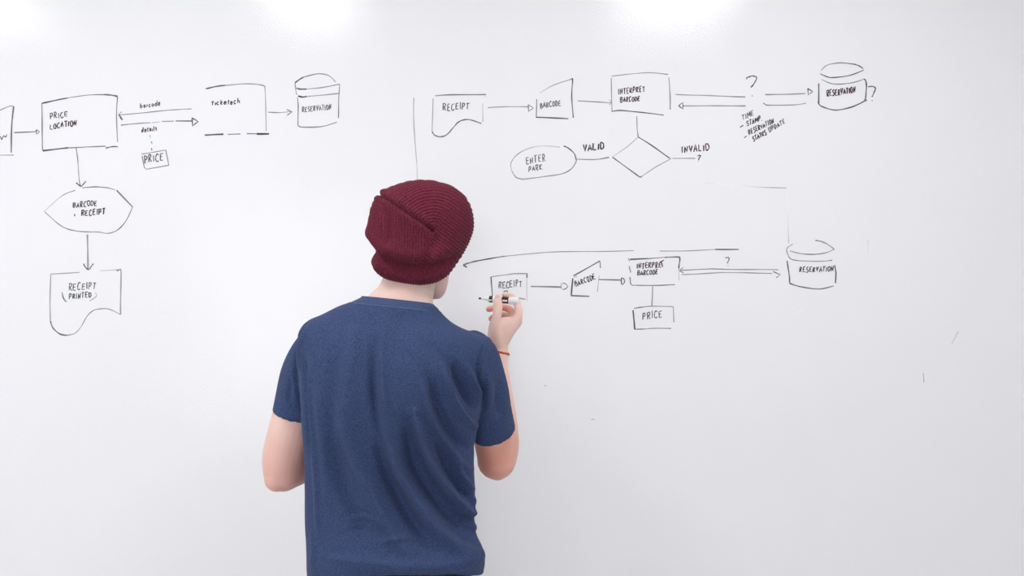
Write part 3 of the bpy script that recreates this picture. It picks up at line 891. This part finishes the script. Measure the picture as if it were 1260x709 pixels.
# ---- t-shirt : torso and sleeves as one cloth
T = MB()
ss = dense(SEC, 4)
rings = [section(s) for s in ss]
for s_, ring_ in zip(ss, rings):
    lift = .036 * float(sstep(676, 702, s_[0]))
    for j in range(96):
        sa = math.sin(2 * PI * j / 96)
        if sa < 0:
            ring_[j] = ring_[j] + np.array([0, 0, lift * abs(sa) ** 1.4])
first = np.array(rings[0])
c0 = first.mean(axis=0)
start = [[c0 + (p - c0) * .80 + np.array([0, 0, -.020]) for p in first], [c0 + (p - c0) * .90 + np.array([0, 0, -.006]) for p in first]]
last = np.array(rings[-1])
c1 = last.mean(axis=0)
end = [[c1 + (p - c1) * np.array([k, k, 1]) + np.array([0, 0, dz]) for p in last] for k, dz in ((1.0, -.006), (.985, -.010), (.95, -.010), (.90, -.002), (.80, .004))]
T.rings(start + rings + end)


def sleeve(pts, rad):
    P, Rr = spline([np.array(p) for p in pts], list(rad), 6)
    t = P[-1] - P[-2]
    t /= np.linalg.norm(t)
    P2 = P + [P[-1] + t * .004, P[-1] + t * .004, P[-1] - t * .02, P[-1] - t * .045]
    R2 = Rr + [Rr[-1] - .0005, Rr[-1] - .0075, Rr[-1] - .0085, Rr[-1] - .0085]
    u = np.cross(t, [0.2, 0.9, 0.3])
    rs = []
    for i, (q, r) in enumerate(zip(P2, R2)):
        tt = t if i >= len(P) - 1 else (P[min(i + 1, len(P) - 1)] - P[max(i - 1, 0)])
        tt = tt / np.linalg.norm(tt)
        u = u - tt * np.dot(u, tt)
        u /= np.linalg.norm(u)
        v = np.cross(tt, u)
        rs.append([q + r * (math.cos(2 * PI * j / 48) * u + math.sin(2 * PI * j / 48) * v) for j in range(48)])
    T.rings(rs)


sleeve([at(410, 424, 1.85), at(395, 434, 1.85), at(378, 462, 1.858), at(369, 490, 1.865), at(365, 509, 1.868)], [.050, .052, .049, .0475, .0480])
sleeve([at(566, 432, 1.86), at(581, 443, 1.862), at(593.5, 472, 1.88), at(601, 505, 1.91), at(606.5, 529, 1.935)], [.050, .055, .0505, .0485, .0475])
shirt_me = remeshed(T, .0032, 14, 'tshirt')
V, Nn = get_vn(shirt_me)
YB = 1.755


def wpt(px, py, Y=YB):
    p = at(px, py, Y)
    return (p[0], p[2])


FOLDS = [  # contour points, half width in px, height in mm (plus = ridge)
    ([(512, 505), (520, 550), (537, 590), (560, 622), (585, 660)], 4.5, 7.0),
    ([(500, 520), (512, 570), (535, 612), (560, 650), (578, 672)], 9, -8.0),
    ([(470, 500), (483, 560), (503, 603), (530, 648), (560, 680), (588, 698)], 7, 6.5),
    ([(466, 540), (480, 590), (505, 640), (535, 680)], 8, -6.0),
    ([(425, 500), (440, 560), (462, 615), (488, 665), (512, 690)], 8, 5.0),
    ([(412, 540), (425, 600), (450, 655)], 10, -3.0),
    ([(398, 470), (400, 560), (404, 640)], 8, 2.6),
    ([(383, 455), (385, 520), (389, 600), (390, 660)], 4, 2.5),
    ([(376, 440), (377, 500), (381, 560)], 4, -3.5),
    ([(462, 420), (463, 460), (467, 505), (480, 560)], 5, -3.8),
    ([(471, 430), (474, 470), (480, 505), (495, 545)], 5, 3.2),
    ([(440, 400), (437, 450), (436, 510)], 9, 2.2),
    ([(420, 425), (414, 470), (413, 530)], 9, -2.2),
    ([(545, 450), (553, 480), (565, 508), (580, 532)], 3.2, 5.0),
    ([(556, 446), (566, 472), (580, 505)], 4.5, -6.0),
    ([(570, 448), (578, 468), (588, 490)], 3.0, 3.5),
    ([(528, 460), (540, 500), (560, 540), (578, 560)], 5, -4.5),
    ([(520, 470), (533, 515), (552, 553), (576, 590)], 4.2, 4.5),
    ([(541, 550), (553, 585), (574, 622)], 4.5, -4.5),
    ([(556, 560), (566, 590), (580, 618)], 3.0, 3.5),
    ([(590, 432), (586, 455), (590, 480), (594, 508)], 2.2, -2.6),
    ([(597, 462), (600, 490), (598, 515)], 4.0, 2.2),
    ([(612, 470), (610, 500), (612, 522)], 4.5, -2.6),
    ([(373, 402), (361, 430), (357, 465), (362, 512)], 2.2, -2.4),
    ([(380, 402), (368, 430), (364, 460)], 3.5, 2.0),
    ([(350, 470), (347, 500)], 3.5, -1.6),
    ([(400, 686), (450, 690), (520, 696), (575, 698)], 4.5, 3.0),
    ([(470, 668), (500, 662), (535, 672)], 3.5, 1.8),
    ([(430, 640), (450, 636), (470, 645)], 3.0, 1.4),
    ([(425, 655), (447, 652), (470, 662)], 3.0, -1.3),
    ([(560, 640), (575, 648), (590, 668)], 3.0, -3.5),
    ([(563, 652), (578, 662), (592, 682)], 3.5, 3.0),
    ([(382, 660), (386, 680), (383, 702)], 3.0, 2.0),
    ([(489, 385), (492, 410), (490, 450)], 14, -1.4),
    ([(545, 410), (560, 430), (570, 450)], 9, 2.0),
    ([(535, 470), (550, 550), (572, 630)], 17, -3.5),
    ([(566, 582), (566, 610), (569, 640)], 1.3, -1.0),
    ([(572, 600), (578, 625), (584, 645)], 2.0, 1.6),
    ([(440, 588), (455, 592), (470, 600)], 2.2, .8),
    ([(412, 612), (430, 618), (452, 630)], 2.2, .8),
    ([(428, 630), (445, 629), (462, 636)], 1.8, -.8),
    ([(500, 420), (520, 440), (535, 470)], 7, 1.4),
    ([(530, 425), (548, 448), (556, 470)], 3.5, -1.3),
    ([(600, 420), (592, 440), (588, 462)], 2.4, 1.4),
    ([(586, 533), (604, 533), (618, 524), (626, 510)], 1.3, -.8),
    ([(341, 494), (352, 502), (368, 510)], 1.3, -.8),
]
back = sstep(.15, -.25, Nn[:, 1])
D = np.zeros(len(V))
for pts, wd, amp in FOLDS:
    P2, _ = spline([np.array(wpt(*p)) for p in pts], [0.0] * len(pts), 3)
    d, pos = poly_dist(V[:, 0] * YB / V[:, 1] if False else V[:, 0], V[:, 2], [tuple(p) for p in P2])
    wm = wd / F * YB * 1.05
    endf = np.sin(np.clip(pos, .02, .98) * PI) ** .5
    D += 3.7 * amp * .001 * np.exp(-(d / wm) ** 2) * endf * back
rs = np.random.RandomState(3)
for k in range(26):        # small random cloth waves all round
    kx, ky, kz = rs.normal(0, 34, 3)
    D += .00035 * np.sin(V[:, 0] * kx + V[:, 1] * ky + V[:, 2] * kz * .6 + rs.uniform(0, 6))
# flapping hem
D += .0045 * back
D = np.where(D < -.012, -.012 - .006 * np.tanh((-D - .012) / .006), D)
zc = V[:, 2] - .11 * (V[:, 0] + .24) * -1
D *= sstep(1.480, 1.455, zc)
D = np.where(D < 0, D * sstep(.985, 1.03, V[:, 2]), D)
V2 = V + Nn * D[:, None]
set_v(shirt_me, V2)
shirt = link('tshirt', shirt_me, m_shirt, man, smooth=True, label='blue short-sleeved t-shirt')

# collar band
m_collar = mat('collar_rib', (0.045, 0.08, 0.20), 0.95)
noise_color(m_collar, (0.028, 0.048, 0.13), (0.058, 0.092, 0.21), 500, 4, .3, .7)


CS = [q_ for q_ in dense(SEC[:4], 6) if q_[0] < 379.5]


def collar_loop(i, grow, dz=0.0):
    return [np.array(p) + np.array([0, 0, dz]) for p in section(CS[i], -grow, 120, dz)]


NCS = len(CS)
loops = [collar_loop(i, .0042) for i in range(NCS - 1, -1, -1)]
loops += [collar_loop(0, .0028, .0014), collar_loop(0, -.0005, .0014), collar_loop(0, -.003, 0), collar_loop(0, -.003, -.006), collar_loop(NCS - 1, -.004, -.004)]
cm = MB()
n = 120
Vc = [p for l in loops for p in l]
Fc = []
for i in range(len(loops)):
    i2 = (i + 1) % len(loops)
    for j in range(n):
        k = (j + 1) % n
        Fc.append((i * n + j, i2 * n + j, i2 * n + k, i * n + k))
cm.add(Vc, Fc)
link('collar', cm.mesh('collar'), m_collar, shirt, smooth=True)


m_thread = mat('blue_thread', (0.10, 0.15, 0.32), 0.8)
st = MB()
lp = section(CS[-1], -.0058, 120)
st.tube(lp + lp[:1], [.0008] * 121, seg=6, sub=1, cap=False)
link('stitching', st.mesh('stitching'), m_thread, shirt, smooth=True)


# ---- beanie : star-shaped around its centre, ribs in the mesh
HCX, HCY, HY = 517.0, 287.0, 1.862
SIL = [(582.5, 270), (579.5, 255), (573, 243), (564.5, 235), (555, 229.5), (544, 225.5), (532, 223), (520, 222.3), (506, 223.5), (491, 227.5), (479, 232), (470, 236.5), (464, 244), (459, 252), (456, 263), (454.3, 276), (453.8, 288), (455, 298), (458.5, 304.5), (460.5, 309),
       (460.4, 318), (462, 327), (466, 335), (473, 341), (483, 345.3), (496, 348.6), (508, 350.5), (518, 351), (528, 349.6), (537, 347), (545, 343.2), (553, 337.5), (560, 328), (567, 317), (573.5, 305), (579, 293), (582.5, 281)]
ang = np.array([math.atan2(-(y - HCY), x - HCX) % (2 * PI) for x, y in SIL])
rad = np.array([math.hypot(x - HCX, y - HCY) for x, y in SIL])
o_ = np.argsort(ang)
ang, rad = ang[o_], rad[o_]
ang = np.concatenate([ang - 2 * PI, ang, ang + 2 * PI])
rad = np.concatenate([rad, rad, rad])
NT, NP = 800, 330
th = np.arange(NT) * 2 * PI / NT
RT = np.interp(th, ang, rad)
kern = np.exp(-(np.arange(-9, 10) / 4.5) ** 2)
kern /= kern.sum()
RT = np.convolve(np.concatenate([RT[-9:], RT, RT[:9]]), kern, 'valid') * 1.002
RT = RT / F * HY
ph = (np.arange(NP) + .5) / NP * PI * .985
PH, THT = np.meshgrid(ph, th, indexing='ij')
Rg = np.broadcast_to(RT, PH.shape)
sn = np.sin(PH) ** .86
depth = np.where(PH < PI / 2, .098, .108)
low = sstep(.1, -.75, np.sin(THT))
box_e = .92 - .50 * low * (PH < PI / 2)
hc = at(HCX, HCY, HY)
X = hc[0] + Rg * sn * np.cos(THT)
Z = hc[2] + Rg * sn * np.sin(THT)
Yy = hc[1] - depth * np.sign(np.cos(PH)) * np.abs(np.cos(PH)) ** box_e
# flat chart of the surface seen from the rear pole (px units, y down)
eq = np.where(PH < PI / 2, PH / (PI / 2), 1 + (PH - PI / 2) / (PI / 2)) ** 1.0
Rp = Rg / HY * F
CX = Rp * np.where(PH < PI / 2, np.sin(PH) ** .86, 2 - np.sin(PH) ** .86) * np.cos(THT) + HCX
CY = -Rp * np.where(PH < PI / 2, np.sin(PH) ** .86, 2 - np.sin(PH) ** .86) * np.sin(THT) + HCY
C0 = np.array([538.0, 287.0])
S0 = np.array([466.0, 239.0])
dirA = np.array([.80, .60])
tA = np.clip((CX - C0[0]) * dirA[0] + (CY - C0[1]) * dirA[1], 0, None)
phA = np.hypot(CX - C0[0] - tA * dirA[0], CY - C0[1] - tA * dirA[1])
fan = (CX - 500) * (1 + .0016 * (CY - 300))
phB = fan + .0016 * (CX - 500) * np.abs(CX - 500) * 0.3
# which side: above the seam, or right of the second fold line
sd = (CX - S0[0]) * (C0[1] - S0[1]) - (CY - S0[1]) * (C0[0] - S0[0])
above = sd > 0
l0, l1 = np.array([542.0, 287.0]), np.array([524.0, 322.0])
right = ((CX - l0[0]) * (l1[1] - l0[1]) - (CY - l0[1]) * (l1[0] - l0[0])) > 0
groove_y = np.interp(CX, [440, 458, 466, 480, 500, 520, 540, 556, 566, 580, 640], [300, 306, 316, 325, 331, 334, 332, 325, 316, 306, 285])
cuff = CY > groove_y
regionA = np.where(CY < 287, above | (CX > 538), right & (CX > 515))
dC = CY - groove_y
phC = fan * 1.0 + .25 * np.clip(CX - 520, 0, None) * 0
pitchA, pitchB = 3.75, 3.35


def rib(p, pitch):
    c = .5 + .5 * np.cos(2 * PI * p / pitch)
    return c ** .7


ribs = np.where(cuff, rib(phC, 3.3), np.where(regionA, rib(phA, pitchA), rib(phB, pitchB)))
# knit stitches along the ribs
disp = (ribs - .5) * .0021
dse, _ = poly_dist(CX, CY, [tuple(S0), (492, 256), tuple(C0)])
disp -= .0050 * np.exp(-(dse / 1.9) ** 2)
disp += .0028 * np.exp(-((dse - 5.5) / 4.0) ** 2)
dl, _ = poly_dist(CX, CY, [tuple(C0), (541, 300), (527, 322)])
disp -= .0055 * np.exp(-(dl / 6.0) ** 2)
gw = sstep(PI * .56, PI * .40, PH) * sstep(572, 545, CX)
disp -= .0180 * np.exp(-((dC) / 7.0) ** 2) * gw
disp += .0060 * np.exp(-((dC + 17) / 9.0) ** 2) * gw
disp += .0030 * np.exp(-((dC - 12) / 6.0) ** 2) * gw
dm, _ = poly_dist(CX, CY, [(470, 262), (478, 300)])
disp += .0022 * np.exp(-(dm / 5) ** 2)
dm, _ = poly_dist(CX, CY, [(489, 262), (486, 300)])
disp -= .0025 * np.exp(-(dm / 5) ** 2)
dm, _ = poly_dist(CX, CY, [(506, 250), (530, 236), (560, 240)])
disp += .002 * np.exp(-(dm / 8) ** 2)
# outward direction from centre (ellipsoid normal)
nx, ny, nz = (X - hc[0]) / Rg ** 2, (Yy - hc[1]) / depth ** 2, (Z - hc[2]) / Rg ** 2
nl = np.sqrt(nx ** 2 + ny ** 2 + nz ** 2)
X2, Y2, Z2 = X + disp * nx / nl, Yy + disp * ny / nl, Z + disp * nz / nl
# lower front is cut by the rim plane so the face is free
front = (X2 - HC[0]) * HF[0] + (Y2 - HC[1]) * HF[1]
zr = HC[2] - .090 + .122 * sstep(-.005, .085, front)
under = Z2 < zr
k = np.clip((zr - Z2) / .05, 0, 1)
Zc = np.where(under & (front > -.01), zr + .004 * np.sin(np.clip(k, 0, 1) * PI), Z2)
shr = np.where(under & (front > -.01), 1 - .35 * k, 1.0)
X3 = hc[0] + (X2 - hc[0]) * shr
Y3 = hc[1] + (Y2 - hc[1]) * shr
VV = np.stack([X3, Y3, Zc], -1).reshape(-1, 3)
idx = np.arange(NP * NT).reshape(NP, NT)
q = np.stack([idx[:-1], np.roll(idx, -1, 1)[:-1], np.roll(idx, -1, 1)[1:], idx[1:]], -1).reshape(-1, 4)
bme = bpy.data.meshes.new('beanie')
faces = q.tolist()
faces.append(tuple(int(v) for v in idx[0][::-1]))
faces.append(tuple(int(v) for v in idx[-1]))
bme.from_pydata(VV.tolist(), [], faces)
bme.update()
link('beanie', bme, m_beanie, man, smooth=True, label='burgundy ribbed knit beanie with a slouching crown')

# ---- bracelet
m_red = mat('red_cord', (0.62, 0.075, 0.03), 0.7)
bd = MB()
w0, w1 = at(612.5, 436, 2.098), at(614, 428.5, 2.10)
ax = np.array([.25, .05, 1.0])
ax /= np.linalg.norm(ax)
u = np.cross(ax, [0, 1, 0])
u /= np.linalg.norm(u)
v = np.cross(ax, u)
cc = at(613.6, 433.2, 2.099)
for s in range(2):
    pts = []
    for j in range(49):
        a = 2 * PI * j / 48
        tw = a * 9 + s * PI
        pts.append(cc + (.0232 + .0012 * math.cos(tw)) * (math.cos(a) * u + math.sin(a) * v) + ax * .0012 * math.sin(tw))
    bd.tube(pts, [.0027] * 49, seg=8, sub=3, cap=False)
link('bracelet', bd.mesh('bracelet'), m_red, man, smooth=True, label='thin orange-red cord bracelet on the raised wrist')

# ---- trousers and shoes
J = MB()
s0 = np.array(section(SEC[15][:4] + (SEC[15][4] - .012, SEC[15][5], 0), .010))
cj = s0.mean(axis=0)
JR = []
for z, k in ((.985, 1.0), (.93, 1.0), (.88, 1.0), (.82, .98), (.78, .9)):
    JR.append([(cj[0] + (p[0] - cj[0]) * k, cj[1] + (p[1] - cj[1]) * k, z) for p in s0])
J.rings(JR)
for s in (-1, 1):
    hx, fx = MX + s * .083, MX + s * .105
    J.tube([(hx, 1.858, .87), (hx + s * .010, 1.865, .68), (fx, 1.870, .48), (fx, 1.865, .30), (fx, 1.855, .10), (fx, 1.855, .075)], [.098, .094, .075, .070, .066, .067], sub=6, cap=False)
link('jeans', remeshed(J, .0045, 6, 'jeans'), m_jeans, man, smooth=True, label='dark jeans')
for s in (-1, 1):
    fx = MX + s * .105
    sh = MB().tube([(fx, 1.815, .062), (fx + s * .004, 1.87, .070), (fx + s * .010, 1.96, .055), (fx + s * .013, 2.045, .046)], [.042, .046, .046, .034], flat=((0, 0, 1), .85))
    shoe = link('shoe', sh.mesh('shoe'), m_shoe, man, smooth=True)
    so = MB()
    R = []
    for z, k in ((0.0, .95), (.006, 1.0), (.024, 1.0), (.028, .96)):
        R.append([(fx + s * .008 + k * (.046 + .006 * math.sin(a)) * math.cos(a), 1.925 + k * .158 * math.sin(a), z) for a in [2 * PI * j / 40 for j in range(40)]])
    so.rings(R)
    link('shoe_sole', so.mesh('shoe_sole'), m_sole, shoe, smooth=False)

# ================================================================== marker pen in his hand
m_white = mat('white_plastic', (0.84, 0.84, 0.83), 0.3)
m_black = mat('black_plastic', (0.012, 0.012, 0.014), 0.3)
m_nib = mat('black_felt', (0.01, 0.01, 0.012), 0.9)
m_label = mat('dark_red_label', (0.05, 0.004, 0.012), 0.3)
nib = at(590.0, 367.3, 2.119)
end_ = at(638.0, 370.6, 2.098)
pd = (end_ - nib)
PLEN = float(np.linalg.norm(pd))
pd /= PLEN
pen = empty('marker_pen', tuple(nib), 'white marker pen with black tip held level between thumb and index finger', 'marker pen')
pu = np.cross(pd, [0, 0, 1.0])
pu /= np.linalg.norm(pu)
pv = np.cross(pu, pd)


def turned(name, prof, m, parent, label=None, seg=32):
    R = []
    for t, r in prof:
        c = nib + pd * t * PLEN
        R.append([c + r * (math.cos(2 * PI * j / seg) * pu + math.sin(2 * PI * j / seg) * pv) for j in range(seg)])
    return link(name, MB().rings(R).mesh(name), m, parent, smooth=False, label=label)


turned('nib', [(-.022, .0010), (-.012, .0020), (.02, .0024), (.05, .0020)], m_nib, pen, 'black bullet tip')
turned('nib_cone', [(.045, .0020), (.06, .0026), (.20, .0046), (.25, .0062), (.255, .0070)], m_white, pen)
turned('collar_ring', [(.255, .0072), (.26, .0080), (.345, .0082), (.35, .0076)], m_black, pen, 'glossy black collar')
turned('barrel', [(.345, .0072), (.35, .0079), (.74, .0079), (.745, .0074)], m_white, pen)
turned('label_band', [(.585, .0079), (.586, .00805), (.755, .00805), (.756, .0079)], m_label, pen, 'dark red printed band')
turned('end_cap', [(.755, .0074), (.758, .0086), (.77, .0090), (.97, .0088), (.99, .0082), (1.0, .0066)], m_white, pen)
# raised white print on the collar and on the band
for nm, t0, t1, r0, a0, a1, m in (('collar_print', .262, .335, .00828, -.55, -.05, m_white), ('band_print', .61, .73, .00815, -.42, .10, m_white)):
    Vp, Fp = [], []
    for i in range(7):
        a = a0 + (a1 - a0) * i / 6
        for t in (t0, t1):
            for r in (r0, r0 - .0004):
                # angle 0 looks at the camera, positive up
                d = -np.array([0, 1.0, 0]) + 0 * pd
                d -= pd * np.dot(d, pd)
                d /= np.linalg.norm(d)
                e = np.cross(pd, d)
                if e[2] < 0: e = -e
                Vp.append(nib + pd * t * PLEN + r * (math.cos(a) * d + math.sin(a) * e))
    for i in range(6):
        b = i * 4
        Fp += [(b, b + 2, b + 6, b + 4), (b + 1, b + 5, b + 7, b + 3), (b, b + 4, b + 5, b + 1), (b + 2, b + 3, b + 7, b + 6)]
    Fp += [(0, 1, 3, 2), (24, 26, 27, 25)]
    link(nm, mesh(nm, Vp, Fp), m, pen)
